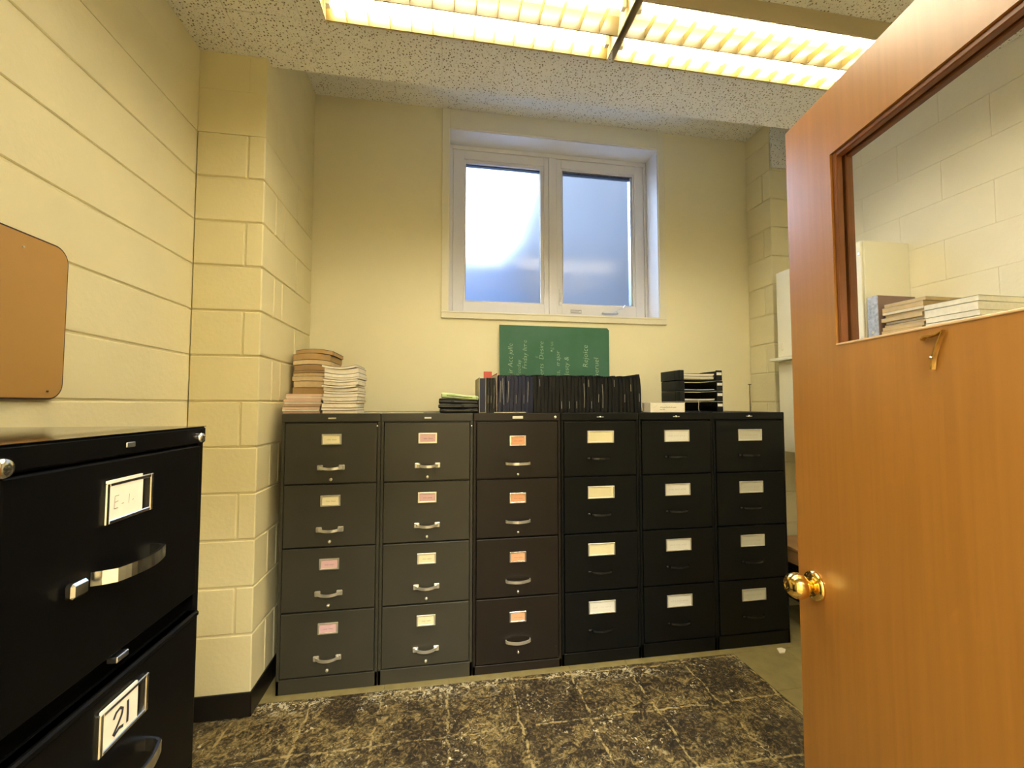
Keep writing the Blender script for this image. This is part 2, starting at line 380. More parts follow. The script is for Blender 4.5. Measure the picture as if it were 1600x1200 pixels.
MB().box(2.258, XW-.001, YR-.014, YR-.001, 3.003, HB-.001, bev=.001).build('ceiling_tile', 'acoustic', pr)
# black vinyl base round the pilaster and along the side walls
struct(MB().box(XL+.001, XP+.007, YP-.008, YP-.0005, .004, .107, bev=.002).box(XP+.0005, XP+.008, YP-.008, YB-.01, .004, .107, bev=.002).build('baseboard_pilaster', 'baseboard'))
struct(MB().box(XL+.0005, XL+.008, .07, YP-.01, .001, .107, bev=.002).build('baseboard_left', 'baseboard'))
struct(MB().box(XW-.008, XW-.0005, .07, YR-.002, .004, .107, bev=.002).build('baseboard_right', 'baseboard'))
# back wall with the window hole
WX0, WX1, WZ0, WZ1 = .04, 1.533, 1.962, 3.2
bk = MB()
bk.box(XL-.2, WX0, YB, 3.1, 0, HB+.1); bk.box(WX1, XW+.2, YB, 3.1, 0, HB+.1); bk.box(WX0, WX1, YB, 3.1, 0, WZ0); bk.box(WX0, WX1, YB, 3.1, WZ1, HB+.1)
struct(bk.build('wall_back', 'plaster'))
# front wall with doorway (camera stands in it), and the hallway behind
DX0, DX1 = -.23, .72
fw = MB(); fw.box(XL-.2, DX0, -.09, .06, 0, HC+.1); fw.box(DX1, XW+.2, -.09, .06, 0, HC+.1); fw.box(DX0, DX1, -.09, .06, 2.07, HC+.1)
struct(fw.build('wall_front', 'plaster'))
hw = MB(); hw.box(-1.8, 2.7, -2.05, -1.95, 0, 2.75); hw.box(-1.9, -1.8, -2.05, -.09, 0, 2.75); hw.box(2.7, 2.8, -2.05, -.09, 0, 2.75)
struct(hw.build('wall_hall', 'hall'))
struct(MB().box(-1.9, 2.8, -2.05, .06, -.1, 0).build('trim_3', 'hallfloor'))
struct(MB().box(-1.9, 2.8, -2.05, -.09, 2.7, 2.8).build('trim_4', 'hall'))
hl = bpy.data.lights.new('hall_fill_lamp', 'AREA'); hl.shape = 'RECTANGLE'; hl.size = 1.2; hl.size_y = .5; hl.energy = HALL; hl.color = (1, .96, .85)  # unseen lamp added as fill, brightens the room through the doorway
ho = bpy.data.objects.new('hall_fill_lamp', hl); C.objects.link(ho); ho.location = (.3, -1.1, 2.68)
tag(ho, 'unseen fill light added in the hallway outside the doorway', 'fill light')
# ---------------------------------------------------------------- ceilings
ce = MB(); ce.box(XL-.1, XW+.1, -.1, YE-.012, HC+.012, HC+.1); ce.box(XL-.1, XW+.1, YE-.012, YE-.002, HC+.003, HB+.05); ce.box(XL-.1, XW+.1, YE-.012, YB+.1, HB+.012, HB+.1)
cel = struct(ce.build('ceiling', 'acoustic'))
P = .2921; tcache = {}
def ctile(x0, x1, y0, y1, z):
    k = (round(x1-x0, 3), round(y1-y0, 3))
    if k not in tcache:
        a, b = k[0]/2-.0004, k[1]/2-.0004; tcache[k] = MB().box(-a, a, -b, b, 0, .0115, bev=.0018).mesh('ceiling_tile', 'acoustic')
    link('ceiling_tile', tcache[k], cel, loc=((x0+x1)/2, (y0+y1)/2, z))
xs = [XL]; x = -.5935 - P
while x < XW - .01: xs.append(x); x += P
xs.append(XW)
ysn = [YE, 1.8285]; y = 1.8285
while y - P > .06: y -= P; ysn.append(y)
ysn.append(.06)
for a, b in zip(xs, xs[1:]):
    for c, d in zip(ysn[1:], ysn): ctile(a, b, c, d, HC)
    for c, d in ((YE, YE+.2921), (YE+.2921, YE+.5842), (YE+.5842, YB)): ctile(a, b, c, d, HB)

# ---------------------------------------------------------------- window
win = struct(empty('window_1', ((WX0+WX1)/2, YB, WZ0)))
def W(mb, name, m, smooth=False): return bw(mb, name, m, win, smooth)
cs = MB(); py = YB-.013
cs.box(-.008, WX0, py, YB, 1.916, HB-.001, .002); cs.box(WX1, 1.583, py, YB, 1.916, HB-.001, .002)
cs.box(WX0, WX1, py, YB, WZ1, HB-.001, .002); cs.box(-.008, 1.583, py-.002, YB, 1.916, WZ0, .002); cs.box(-.008, 1.583, py-.006, YB, 1.952, WZ0, .0015)
W(cs, 'casing', 'trimpaint')
YF = 2.968
lin = MB(); t = .006
lin.box(WX0, WX0+t, YB-.004, YF, WZ0, WZ1); lin.box(WX1-t, WX1, YB-.004, YF, WZ0, WZ1); lin.box(WX0+t, WX1-t, YB-.004, YF, WZ1-t, WZ1); lin.box(WX0+t, WX1-t, YB-.004, YF, WZ0, WZ0+t)
W(lin, 'reveal_lining', 'white')
def ring(x0, x1, z0, z1, wl_, wr_, wb, wt, y0, y1, bev=.002):
    m = MB(); m.box(x0, x0+wl_, y0, y1, z0, z1, bev); m.box(x1-wr_, x1, y0, y1, z0, z1, bev)
    m.box(x0+wl_, x1-wr_, y0, y1, z0, z0+wb, bev); m.box(x0+wl_, x1-wr_, y0, y1, z1-wt, z1, bev); return m
fr = ring(WX0+t, WX1-t, WZ0+t, WZ1-t, .022, .018, .02, .03, YF-.004, 3.07)
fr.box(.765, .823, YF-.002, 3.07, WZ0+.026, WZ1-.036, .002)
W(fr, 'frame', 'white')
W(ring(.069, .764, WZ0+.027, WZ1-.037, .078, .036, .086, .064, YF+.003, 3.05), 'sash', 'white')
W(ring(.824, 1.508, WZ0+.027, WZ1-.037, .036, .070, .092, .064, YF+.006, 3.05), 'sash', 'white')
W(ring(.147, .728, 2.070, 3.099, .012, .026, .012, .024, YF+.008, 3.02, .001), 'glazing_bead', 'white')
W(ring(.861, 1.438, 2.076, 3.099, .012, .016, .012, .012, YF+.014, 3.03, .001), 'glazing_bead', 'white')
W(ring(.159, .706, 2.081, 3.077, .003, .006, .003, .008, YF+.026, 3.028, 0), 'gasket', 'gasket')
W(ring(.875, 1.424, 2.087, 3.087, .003, .006, .003, .014, YF+.026, 3.034, 0), 'gasket', 'gasket')
W(ring(.877, 1.420, 2.089, 3.080, .001, .012, .001, .001, YF+.022, 3.03, 0), 'spacer_bar', 'alu')
W(MB().box(.160, .702, 2.998, 3.002, 2.082, 3.073), 'pane', 'frosted')
W(MB().box(.876, 1.420, 3.006, 3.010, 2.088, 3.083), 'pane', 'frosted')
W(MB().box(.925, 1.012, YF+.0035, YF+.006, 2.014, 2.046, .0006), 'warning_sticker', mat('sticker', (.75, .74, .72), .5))
k = MB()
for i in range(3): k.box(.932, 1.004 - .012*(i % 2), YF+.0028, YF+.0036, 2.020+i*.008, 2.022+i*.008)
for (a, b, c, d) in ((.929, 1.008, 2.017, 2.0182), (.929, 1.008, 2.0422, 2.0434), (.929, .9302, 2.017, 2.0434), (1.0068, 1.008, 2.017, 2.0434)): k.box(a, b, YF+.0028, YF+.0036, c, d)
W(k, 'sticker_print', 'ink')
k = MB().box(1.165, 1.29, YF-.016, YF+.006, 2.016, 2.03, .003).cyl((1.28, YF-.012, 2.024), (1.28, YF-.034, 2.024), .008)
k.sweep([(1.28, YF-.032, 2.024), (1.262, YF-.036, 2.034), (1.285, YF-.038, 2.052), (1.318, YF-.036, 2.056), (1.335, YF-.034, 2.082)], [(-.004, -.003), (.004, -.003), (.004, .003), (-.004, .003)], up=(0, 1, 0))
W(k, 'crank_handle', 'alu')
W(MB().box(.838, .858, YF-.006, YF+.004, 2.07, 2.19, .003).box(.842, .854, YF-.018, YF-.004, 2.10, 2.16, .003), 'sash_lock', 'white')
# outside: neighbouring wall and ground
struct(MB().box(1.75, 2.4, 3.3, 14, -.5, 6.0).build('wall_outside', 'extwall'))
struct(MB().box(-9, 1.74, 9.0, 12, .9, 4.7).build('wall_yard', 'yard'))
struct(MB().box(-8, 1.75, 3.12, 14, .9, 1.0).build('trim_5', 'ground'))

# ---------------------------------------------------------------- ceiling lights
def strip_light(x0, x1, label, dy=0.):
    zb, zt, y0, y1 = 2.882, HC-.001, 1.44, 1.734; wx = dy
    r = empty('ceiling_light', ((x0+x1)/2, (y0+y1)/2, zb)); tag(r, label, 'ceiling light', 'ceiling lights')
    h = MB(); h.box(x0, x1, y0, y1, zt-.004, zt); h.box(x0, x1, y0, y0+.003, zb, zt-.004); h.box(x0, x1, y1-.003, y1, zb, zt-.004)
    h.box(x0, x0+.003, y0+.003, y1-.003, zb, zt-.004); h.box(x1-.003, x1, y0+.003, y1-.003, zb, zt-.004)
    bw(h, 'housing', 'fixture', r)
    q = MB(); q.prism([(y0+.004, zb+.001), (y0+.008, zb+.001), (y0+.024, zb+.05), (y0+.018, zb+.05)], 0, x0+.004, x1-.004)
    q.prism([(y1-.004, zb+.001), (y1-.008, zb+.001), (y1-.020, zb+.05), (y1-.014, zb+.05)], 0, x0+.004, x1-.004)
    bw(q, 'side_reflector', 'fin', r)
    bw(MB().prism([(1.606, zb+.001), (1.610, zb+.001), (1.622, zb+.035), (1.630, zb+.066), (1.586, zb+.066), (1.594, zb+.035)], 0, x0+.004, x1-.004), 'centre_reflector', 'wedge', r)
    nf = 14; me = None
    for k in range(1, nf):
        x = x0 + (x1-x0)*k/nf
        if me is None:
            f = MB()
            for a, b in ((y0+.009-1.587, 1.604-1.587), (1.612-1.587, y1-.009-1.587)):
                b_ = bmesh.new(); N = 8; A = []
                for i in range(N+1):
                    u = i/N; yv = a+(b-a)*u; top = .040 - .016*math.sin(math.pi*u)
                    A.append([b_.verts.new((s_*wd, yv, zz)) for s_, wd, zz in ((-1, .0007, .002), (1, .0007, .002), (1, .0014, top*.6), (1, .0026, top), (-1, .0026, top), (-1, .0014, top*.6))])
                for p_, q_ in zip(A, A[1:]):
                    for j in range(6): b_.faces.new((p_[j], p_[(j+1) % 6], q_[(j+1) % 6], q_[j]))
                b_.faces.new(A[0][::-1]); b_.faces.new(A[-1]); f.merge(b_)
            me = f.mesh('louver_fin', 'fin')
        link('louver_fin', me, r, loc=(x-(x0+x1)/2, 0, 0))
    for yv in (1.512, 1.686):
        tb = MB().cyl((x0+.03, yv, 2.926), (x1-.03, yv, 2.926), .013, n=20)
        o = bw(tb, 'fluorescent_tube', 'tube', r, True)
        bw(MB().box(x0+.012, x0+.03, yv-.012, yv+.012, 2.905, zt-.004, .002), 'lamp_holder', 'white', r)
        bw(MB().box(x1-.03, x1-.012, yv-.012, yv+.012, 2.905, zt-.004, .002), 'lamp_holder', 'white', r)
    if dy: r.location.y += dy
    return r
strip_light(-.470, .716, 'left louvered fluorescent ceiling light with two glowing tubes, away from the door')
strip_light(.742, 1.962, 'right louvered fluorescent ceiling light, its end hidden by the wooden door')
strip_light(-.470, .716, 'left fluorescent ceiling light of the row nearer the doorway', -.66)
strip_light(.742, 1.962, 'right fluorescent ceiling light of the row nearer the doorway', -.66)

# ---------------------------------------------------------------- filing cabinets
rnd = random.Random(4)
def squiggle(mb, cx, cz, wd, ht, y, words=2, pen=.0011):
    x = cx - wd/2
    for wv in range(words):
        L = wd/words*(.85 if wv < words-1 else 1); n = max(6, int(L/.0028)); pts = []
        for i in range(n): pts.append((x + L*i/n, cz + ht*(.5 if i % 2 else -.5)*rnd.uniform(.3, 1)))
        mb.ribbon(pts, pen, lambda u, v, h: (u, y - h, v)); x += wd/words
def cabinet(name, x0, x1, yf, depth, top, paint, tops, bottom, style, cards, label, group, rz=0, root=None, lock=None, badge=None):
    cx = (x0+x1)/2
    r = empty(name, root or (cx, yf, .0036), rz); tag(r, label, 'filing cabinet', group); zo = .0036
    hw_ = (x1-x0)/2 - .0012
    b = MB(); b.box(-hw_, hw_, .022, depth, 0, top-zo, .003)
    b.box(-hw_, -hw_+.014, .004, .03, 0, top-zo-.02, .002); b.box(hw_-.014, hw_, .004, .03, 0, top-zo-.02, .002)
    b.box(-hw_, hw_, .002 if style != 'near' else 0, .03, tops[0]-zo+(.004 if style != 'near' else 0), top-zo, .003)
    b.box(-hw_, hw_, .004, .03, 0, bottom-zo-.004, .002)
    b.build('body', paint, r)
    if style == 'near': MB().box(-hw_, hw_, 0, depth, top-zo, top-zo+.0012, .0005).build('top_panel', 'blackgloss', r)
    tops2 = list(tops)+[bottom]
    for i in range(4):
        z1 = tops2[i]-zo - .003
        z0 = tops2[i+1]-zo + (.004 if style != 'near' or i == 3 else .026)
        yo = -.004 if (style == 'near' and i == 1) else 0.0
        d = empty('drawer', (0, yo, 0)); d.parent = r
        bpy.data.objects.remove(d)
        g = MB(); e = hw_-.017
        g.box(-e, e, 0, .02, z0, z1, .0025, 2)
        g.box(-e+.01, e-.01, .02-.001, .021, z0+.01, z1-.01)
        if style == 'near' and i: g.box(-e, e, -.003, .016, z1-.010, z1, .0025)
        dr = g.build('drawer_front', paint, r); dr.location = (0, yo, 0)
        zt = tops2[i]-zo
        if style in ('olive', 'brown'):
            pw, ph, pz = (.0455, .026, zt-.079) if style == 'olive' else (.043, .0265, zt-.098)
            fr_ = ring2(-pw, pw, pz-ph, pz+ph, .008, -.005, .002); hm = 'cast' if style == 'olive' else 'chrome'
            fr_.build('label_holder', 'cast' if style == 'olive' else 'chrome', dr)
            MB().box(-pw+.008, pw-.008, -.0025, -.0005, pz-ph+.007, pz+ph-.007).build('label_card', cards[i], dr)
            s = MB(); squiggle(s, .003, pz-.002, .045, .006, -.0026, 2); s.build('handwriting', 'ink', dr)
            hz = zt - .214
            h = MB()
            if style == 'olive':
                for sx in (-1, 1): h.box(sx*.063-.0 if sx < 0 else sx*.063-.027, sx*.063+.027 if sx < 0 else sx*.063, -.009, .001, hz-.012, hz+.013, .003)
                pts = [(-.052, -.006, hz)] + [(-.045+.09*k/10, -.012-.014*math.sin(math.pi*k/10)**.6, hz-.004*math.sin(math.pi*k/10)) for k in range(11)] + [(.052, -.006, hz)]
                h.sweep(pts, [(-.003, -.006), (.003, -.006), (.003, .006), (-.003, .006)], smooth=False)
            else:
                pts = [(-.062, 0, hz), (-.061, -.012, hz)] + [(-.052+.104*k/10, -.02-.014*math.sin(math.pi*k/10), hz) for k in range(11)] + [(.061, -.012, hz), (.062, 0, hz)]
                h.sweep(pts, [(-.003, -.0065), (.003, -.0065), (.003, .0065), (-.003, .0065)])
            h.build('handle', 'chrome2', dr)
            MB().lathe([(.0075, 0), (.0075, .006), (.0055, .009), (.001, .0095)], (0, 0, zt-.271), (0, -1, 0), 14).build('latch_button', hm, dr)
        elif style == 'black':
            pw, ph, pz = .0745, .0325, zt-.084
            ring2(-pw, pw, pz-ph, pz+ph, .007, -.005, .002).build('label_holder', 'chrome2', dr)
            MB().box(-pw+.006, pw-.006, -.0025, -.0005, pz-ph+.006, pz+ph-.006).build('label_card', cards[i], dr)
            if cards[i] != 'cream':
                s = MB()
                if label.find('third') < 0 or True: squiggle(s, 0, pz, .10, .010, -.0026, 3, .0009)
                s.build('handwriting', 'pencil', dr)
            hz = zt-.197
            pts = [(-.055, 0, hz), (-.053, -.012, hz)] + [(-.046+.092*k/10, -.018-.012*math.sin(math.pi*k/10), hz) for k in range(11)] + [(.053, -.012, hz), (.055, 0, hz)]
            h = MB(); h.sweep(pts, [(-.0022, -.005), (.0022, -.005), (.0022, .005), (-.0022, .005)]); h.build('handle', 'blackmetal', dr)
            MB().box(-.078, -.062, -.011, 0, hz-.005, hz+.006, .002).build('thumb_latch', 'blackmetal', dr)
        else:
            pw, ph, pz = .045, .0265, zt-.058
            ring2(-pw, pw, pz-ph, pz+ph, .0065, -.004, .003).build('label_holder', 'chrome', dr)
            MB().box(-pw+.005, pw-.022, -.003, -.0008, pz-ph+.004, pz+ph-.004).box(-pw+.002, pw-.024, -.0035, -.001, pz+ph-.002, pz+ph+.003).build('label_card', 'paper', dr)
            s = MB(); f = lambda u, v, h: (u, -.0032-h, v)
            if i == 1:
                two = [(-.022, .006), (-.018, .012), (-.011, .014), (-.006, .010), (-.008, .003), (-.015, -.006), (-.022, -.013), (-.020, -.015), (-.012, -.011), (-.004, -.013)]
                s.ribbon([(a, pz+b) for a, b in two], .004, f); s.ribbon([(.003, pz+.015), (.0035, pz), (.003, pz-.014)], .0042, f)
                s.build('number_writing', 'ink', dr)
            else:
                for st in ([(-.030, .008), (-.031, -.008)], [(-.030, .008), (-.023, .008)], [(-.030, 0), (-.024, .001)], [(-.031, -.008), (-.024, -.008)], [(-.018, -.004), (-.014, -.004)], [(-.004, .006), (-.005, -.006)], [(.002, -.004), (.004, -.002)]):
                    s.ribbon([(a, pz+b) for a, b in st], .0009, f)
                s.build('handwriting', 'pencil', dr)
            hz = zt-(.144 if i == 0 else .135)
            pts = [(-.058, 0, hz), (-.055, -.010, hz)] + [(-.048+.090*k/12, -.022-.009*math.sin(math.pi*k/12), hz) for k in range(13)] + [(.048, -.014, hz), (.050, 0, hz)]
            h = MB(); h.sweep(pts, [(-.002, -.0085), (.002, -.0085), (.002, .0085), (-.002, .0085)]); h.build('handle', 'chrome', dr)
            MB().box(-.100, -.076, -.012, -.001, hz-.009, hz+.009, .003).build('thumb_latch', 'chrome', dr)
            MB().box(-.01, .012, -.001, .012, z0-.014, z0-.006, .001).build('rail_clip', 'alu', dr) if i == 0 else None
    if badge:
        bx, bz, bwid, bh, bm_ = badge
        MB().box(bx-bwid/2, bx+bwid/2, -.001, .003, bz-zo-bh/2, bz-zo+bh/2, .0008).build('maker_plate', bm_, r)
        if bwid < .05 and style == 'black': MB().lathe([(.006, 0), (.006, .004), (.001, .005)], (bx, .002, bz-zo), (0, -1, 0), 10).build('plate_stud', 'chrome', r)
    for lk in (lock or []):
        MB().lathe([(lk[2], 0), (lk[2], .006), (lk[2]*.8, .009), (lk[2]*.3, .0095)], (lk[0], .003, lk[1]-zo), (0, -1, 0), 16).build('lock', 'chrome', r)
    return r
def ring2(x0, x1, z0, z1, wd, y0, bev):
    m = MB(); m.box(x0, x0+wd, y0, .001, z0, z1, .0012); m.box(x1-wd, x1, y0, .001, z0, z1, .0012)
    m.box(x0+wd-.001, x1-wd+.001, y0, .001, z0, z0+wd*.85, .0012); m.box(x0+wd-.001, x1-wd+.001, y0, .001, z1-wd*.85, z1, .0012); return m
M['chrome2'] = mat('dull_chrome', (.74, .71, .62), .3, metal=.8)
cxs = [-.7495, -.2936, .1609, .6218, 1.0601, 1.5040, 1.9614]; TOPH = 1.3063; DEP = .61
grp = 'four drawer filing cabinets in the back row'
T4 = [1.262, .969, .671, .373]
cabinet('filing_cabinet', cxs[0], cxs[1], YC, DEP, TOPH, 'olive', T4, .075, 'olive', ['cream', 'cream', 'pinkcard', 'pinkcard'], 'olive-grey four-drawer filing cabinet at the left end of the row, beside the block pilaster', grp, badge=(0, 1.284, .036, .007, 'greycard'), lock=[(.212, 1.245, .005)])
cabinet('filing_cabinet', cxs[1], cxs[2], YC, DEP, TOPH, 'olive', T4, .077, 'olive', ['pinkcard', 'pinkcard', 'cream', 'cream'], 'olive-grey four-drawer filing cabinet with two pink cards above two cream cards', grp, badge=(0, 1.284, .034, .008, 'whitecard'), lock=[(.218, 1.242, .004)])
cabinet('filing_cabinet', cxs[2], cxs[3], YC, DEP, TOPH, 'brown', T4, .05, 'brown', ['orangecard']*4, 'brown-black filing cabinet with small orange cards and chrome bow handles', grp, badge=(0, 1.284, .055, .014, 'whitecard'), lock=[(.200, 1.284, .009)])
cabinet('filing_cabinet', cxs[3], cxs[4], YC, DEP, TOPH, 'black', T4, .068, 'black', ['cream', 'cream', 'cream', 'whitecard'], 'black filing cabinet with wide blank cream cards, beside the orange-carded one', grp, badge=(0, 1.284, .038, .005, 'alu'))
cabinet('filing_cabinet', cxs[4], cxs[5], YC, DEP, TOPH, 'black', T4, .078, 'black', ['whitecard']*4, 'black filing cabinet under the white box and letter trays, second from the right', grp, badge=(0, 1.284, .038, .005, 'alu'))
cabinet('filing_cabinet', cxs[5], cxs[6], YC, DEP, TOPH, 'black', T4, .078, 'black', ['greycard', 'greycard', 'greycard', 'greycard'], 'black filing cabinet at the right end of the row, nearest the wooden door', grp, badge=(0, 1.284, .038, .005, 'alu'))
XF = -.421
cabinet('filing_cabinet', -.1915, .1915, 0, .66, 1.3129, 'blacksatin', [1.284, .999, .714, .429], .150, 'near', [], 'glossy black filing cabinet in the left foreground with a drawer numbered 21', None, rz=math.pi/2, root=(XF, .6659, .0036),
        badge=(0, 1.298, .017, .007, 'alu'), lock=[(.169, 1.2945, .0085), (-.176, 1.291, .0105)])

# ---------------------------------------------------------------- tan board on the left wall
def rrect(y0, y1, z0, z1, r, n=8):
    p = []
    for cy, cz, a0 in ((y1-r, z1-r, 0), (y0+r, z1-r, 90), (y0+r, z0+r, 180), (y1-r, z0+r, 270)):
        for k in range(n+1):
            a = math.radians(a0+90*k/n); p.append((cy+r*math.cos(a), cz+r*math.sin(a)))
    return p
cb = empty('bulletin_board', (XL, 1.0, 1.585)); tag(cb, 'tan bulletin board with rounded corners and dark rim on the left wall', 'bulletin board')
b = MB(); b.prism(rrect(.60, 1.426, 1.366, 1.803, .045), 0, XL+.001, XL+.014); bw(b, 'rim', 'corkedge', cb)
b = MB(); b.prism(rrect(.6045, 1.4215, 1.3705, 1.7985, .041), 0, XL+.012, XL+.0155); bw(b, 'panel', 'cork', cb)
for (py_, pz_, m) in ((1.287, 1.764, 'screwwhite'), (1.376, 1.389, 'corkedge')):
    bw(MB().lathe([(.003, 0), (.003, .002), (.001, .003)], (XL+.0155, py_, pz_), (1, 0, 0), 10), 'screw', m, cb)

# ---------------------------------------------------------------- the open door
DY = -.1931; th = math.atan2(-math.cos(DY), math.sin(DY))
dr = struct(empty('door_1', (.848, .9137, 0), th))
T = .044; DW = .862; DH = 2.032
GX0, GX1, GZ0, GZ1 = .149, DW-.149, 1.478, 1.889
b = MB(); b.box(0, GX0, 0, T, .008, DH); b.box(GX1, DW, 0, T, .008, DH)
b.box(GX0-.0005, GX1+.0005, 0, T, GZ1, DH, .0); b.box(GX0-.0005, GX1+.0005, 0, T, .008, GZ0, .0)
leaf = b.build('door_leaf', 'wood', dr)
s = MB()
for (x0, x1, z0, z1) in ((GX0, GX0+.012, GZ0, GZ1), (GX1-.012, GX1, GZ0, GZ1), (GX0+.012, GX1-.012, GZ1-.012, GZ1), (GX0+.012, GX1-.012, GZ0, GZ0+.004)):
    s.box(x0, x1, .004, .018, z0, z1, .002); s.box(x0, x1, .024, .040, z0, z1, .002)
s.build('glazing_stop', 'stop', dr)
MB().box(GX0, GX1, -.0015, .004, GZ0-.002, GZ0+.0025, .001).build('sill_lip', 'coverlip', dr)  # thin pale strip, carries the edge highlight as colour
MB().box(GX0+.002, GX1-.002, .0195, .0225, GZ0+.001, GZ1-.002).build('pane', 'clear', dr)
# knob: rose, neck and ball on both faces (local -y is the side seen)
for sg, y0 in ((-1, 0), (1, T)):
    rz = MB().lathe([(.033, 0), (.033, .003), (.030, .008), (.020, .010), (.014, .010)], (.058, y0, .943), (0, sg, 0), 28); rz.build('door_rose', 'brass', dr)
    kb = MB().lathe([(.012, .008), (.0115, .014)] + [(.0285*math.sin(a_), .040-.0265*math.cos(a_)) for a_ in [math.radians(d_) for d_ in range(32, 158, 9)]] + [(.0085, .0645), (.0075, .0635), (.001, .0635)], (.058, y0, .943), (0, sg, 0), 28); kb.build('door_knob', 'brass', dr)
MB().box(-.0012, .0005, .010, .034, .90, .99, .0003).build('latch_plate', 'brass', dr)
for z in (.25, 1.05, 1.82): MB().cyl((DW+.006, -.004, z-.045), (DW+.006, -.004, z+.045), .006, n=10).box(DW-.002, DW+.004, .0, .004, z-.045, z+.045).build('hinge', 'oldbrass', dr)
# brass numeral 7, hung a little askew below the glass
nm = empty('door_number', (0, 0, 0)); nm.parent = None
nw = dr.matrix_basis
bpy.context.view_layer.update()
nm.matrix_world = Matrix.Translation((.848, .9137, 0)) @ Matrix.Rotation(th, 4, 'Z') @ Matrix.Translation((.366, 0, 1.440)) @ Matrix.Scale(.86, 4)
tag(nm, 'brass numeral seven fixed to the wooden door below its glass', 'door number')
def arm(pts, w0, w1, d):
    mb = MB(); bm_ = bmesh.new(); R_ = []
    for i, (x, z) in enumerate(pts):
        q0 = pts[max(i-1, 0)]; q1 = pts[min(i+1, len(pts)-1)]; dx, dz = q1[0]-q0[0], q1[1]-q0[1]; l = math.hypot(dx, dz)
        wd = (w0+(w1-w0)*i/(len(pts)-1))/2; nx, nz = -dz/l*wd, dx/l*wd
        R_.append([bm_.verts.new(v) for v in ((x+nx, -.002, z+nz), (x+nx*.5, -d, z+nz*.5), (x-nx*.5, -d, z-nz*.5), (x-nx, -.002, z-nz))])
    for a, c in zip(R_, R_[1:]):
        for j in range(4): bm_.faces.new((a[j], a[(j+1) % 4], c[(j+1) % 4], c[j]))
    bm_.faces.new(R_[0][::-1]); bm_.faces.new(R_[-1]); bmesh.ops.recalc_face_normals(bm_, faces=bm_.faces); mb.merge(bm_); return mb
n7 = arm([(-.024, .022), (-.018, .027), (-.008, .026), (.006, .028), (.019, .033)], .007, .0035, .008)
n7b = arm([(.019, .034), (.012, .020), (.004, .003), (-.003, -.018), (-.006, -.036)], .0035, .008, .008)
n7.build('numeral_bar', 'oldbrass', nm); n7b.build('numeral_stem', 'oldbrass', nm)
MB().lathe([(.003, 0), (.003, .002), (.001, .003)], (-.0035, -.008, -.014), (0, -1, 0), 8).build('screw', 'chrome', nm)
# door frame in the front wall
dfm = struct(empty('trim_6', (.25, .0, 0)))
b = MB(); b.box(DX0-.05, DX0, .0605, .078, 0, 2.12, .002); b.box(DX1+.012, DX1+.06, .0605, .078, 0, 2.12, .002); b.box(DX0, DX1+.012, .0605, .078, 2.07, 2.12, .002)
bw(b, 'door_casing', 'stop', dfm)

# ---------------------------------------------------------------- wall cabinet, shelf and papers on the right wall
XFC = 2.185
wc = empty('wall_cabinet', (2.33, 2.17, 1.652)); tag(wc, 'cream metal wall cabinet hung on the right wall above the shelf', 'wall cabinet')
bw(MB().box(XFC+.016, XW-.001, 1.884, 2.467, 1.653, 2.222, .004, 2), 'body', 'wcab', wc)
d_ = bw(MB().box(XFC-.002, XFC+.013, 1.886, 2.465, 1.657, 2.218, .004, 2), 'door', 'wcab', wc)
bpy.context.view_layer.update()
for z in (1.70, 2.15): h = MB().box(XFC-.005, XFC+.004, 1.889, 1.900, z-.008, z+.008, .001); bmesh.ops.translate(h.bm, vec=-wc.location, verts=h.bm.verts); h.build('hinge', 'alu', d_)
h = MB().box(XFC-.008, XFC-.001, 2.42, 2.435, 1.70, 1.75, .002); bmesh.ops.translate(h.bm, vec=-wc.location, verts=h.bm.verts); h.build('pull', 'wcab', d_)
sh = empty('wall_shelf', (2.3, 1.6, 1.63)); tag(sh, 'long cream shelf along the right wall under the wall cabinet', 'shelf')
bw(MB().box(2.148, XW-.001, .95, 2.50, 1.634, 1.651, .002), 'board', 'wcab', sh)
bw(MB().box(XFC+.02, XW-.001, .96, 2.49, 1.045, 1.633, .003), 'apron_box', 'wcab', sh)
def sheet_pile(x0, x1, y0, y1, z0, z1, sag=.0, face=None, seed=0, wob=.003, nx=8, ny=2, sag1=None):
    """a booklet: thin block of pages, slightly sagging along x, with a softened outline"""
    rr = random.Random(seed); b = bmesh.new(); g = []
    ph = rr.uniform(0, 6); jit = [rr.uniform(-wob, wob) for _ in range(4)]
    for side in (0, 1):
        rows = []
        for j in range(ny+1):
            row = []
            for i in range(nx+1):
                u, v = i/nx, j/ny
                dz = -(sag1 if (side and sag1 is not None) else sag)*math.sin(math.pi*u)
                row.append(b.verts.new((x0+(x1-x0)*u+jit[0]*(1-v)+jit[1]*v, y0+(y1-y0)*v+jit[2]*(1-u)+jit[3]*u, (z1 if side else z0)+dz)))
            rows.append(row)
        g.append(rows)
    for j in range(ny):
        for i in range(nx):
            b.faces.new((g[1][j][i], g[1][j][i+1], g[1][j+1][i+1], g[1][j+1][i])); b.faces.new((g[0][j][i], g[0][j+1][i], g[0][j+1][i+1], g[0][j][i+1]))
    for i in range(nx):
        for j, f in ((0, 1), (ny, 0)):
            q = (g[0][j][i], g[0][j][i+1], g[1][j][i+1], g[1][j][i]); b.faces.new(q if f else q[::-1])
    for j in range(ny):
        for i, f in ((0, 0), (nx, 1)):
            q = (g[0][j][i], g[0][j+1][i], g[1][j+1][i], g[1][j][i]); b.faces.new(q if f else q[::-1])
    m = MB(); m.merge(b); return m
ORD = ['topmost', 'second from the top', 'third from the top', 'fourth from the top', 'fifth from the top', 'sixth from the top', 'seventh from the top', 'eighth from the top', 'ninth from the top', 'tenth from the top', 'eleventh from the top', 'twelfth from the top', 'thirteenth from the top', 'fourteenth from the top', 'fifteenth from the top', 'lowest']
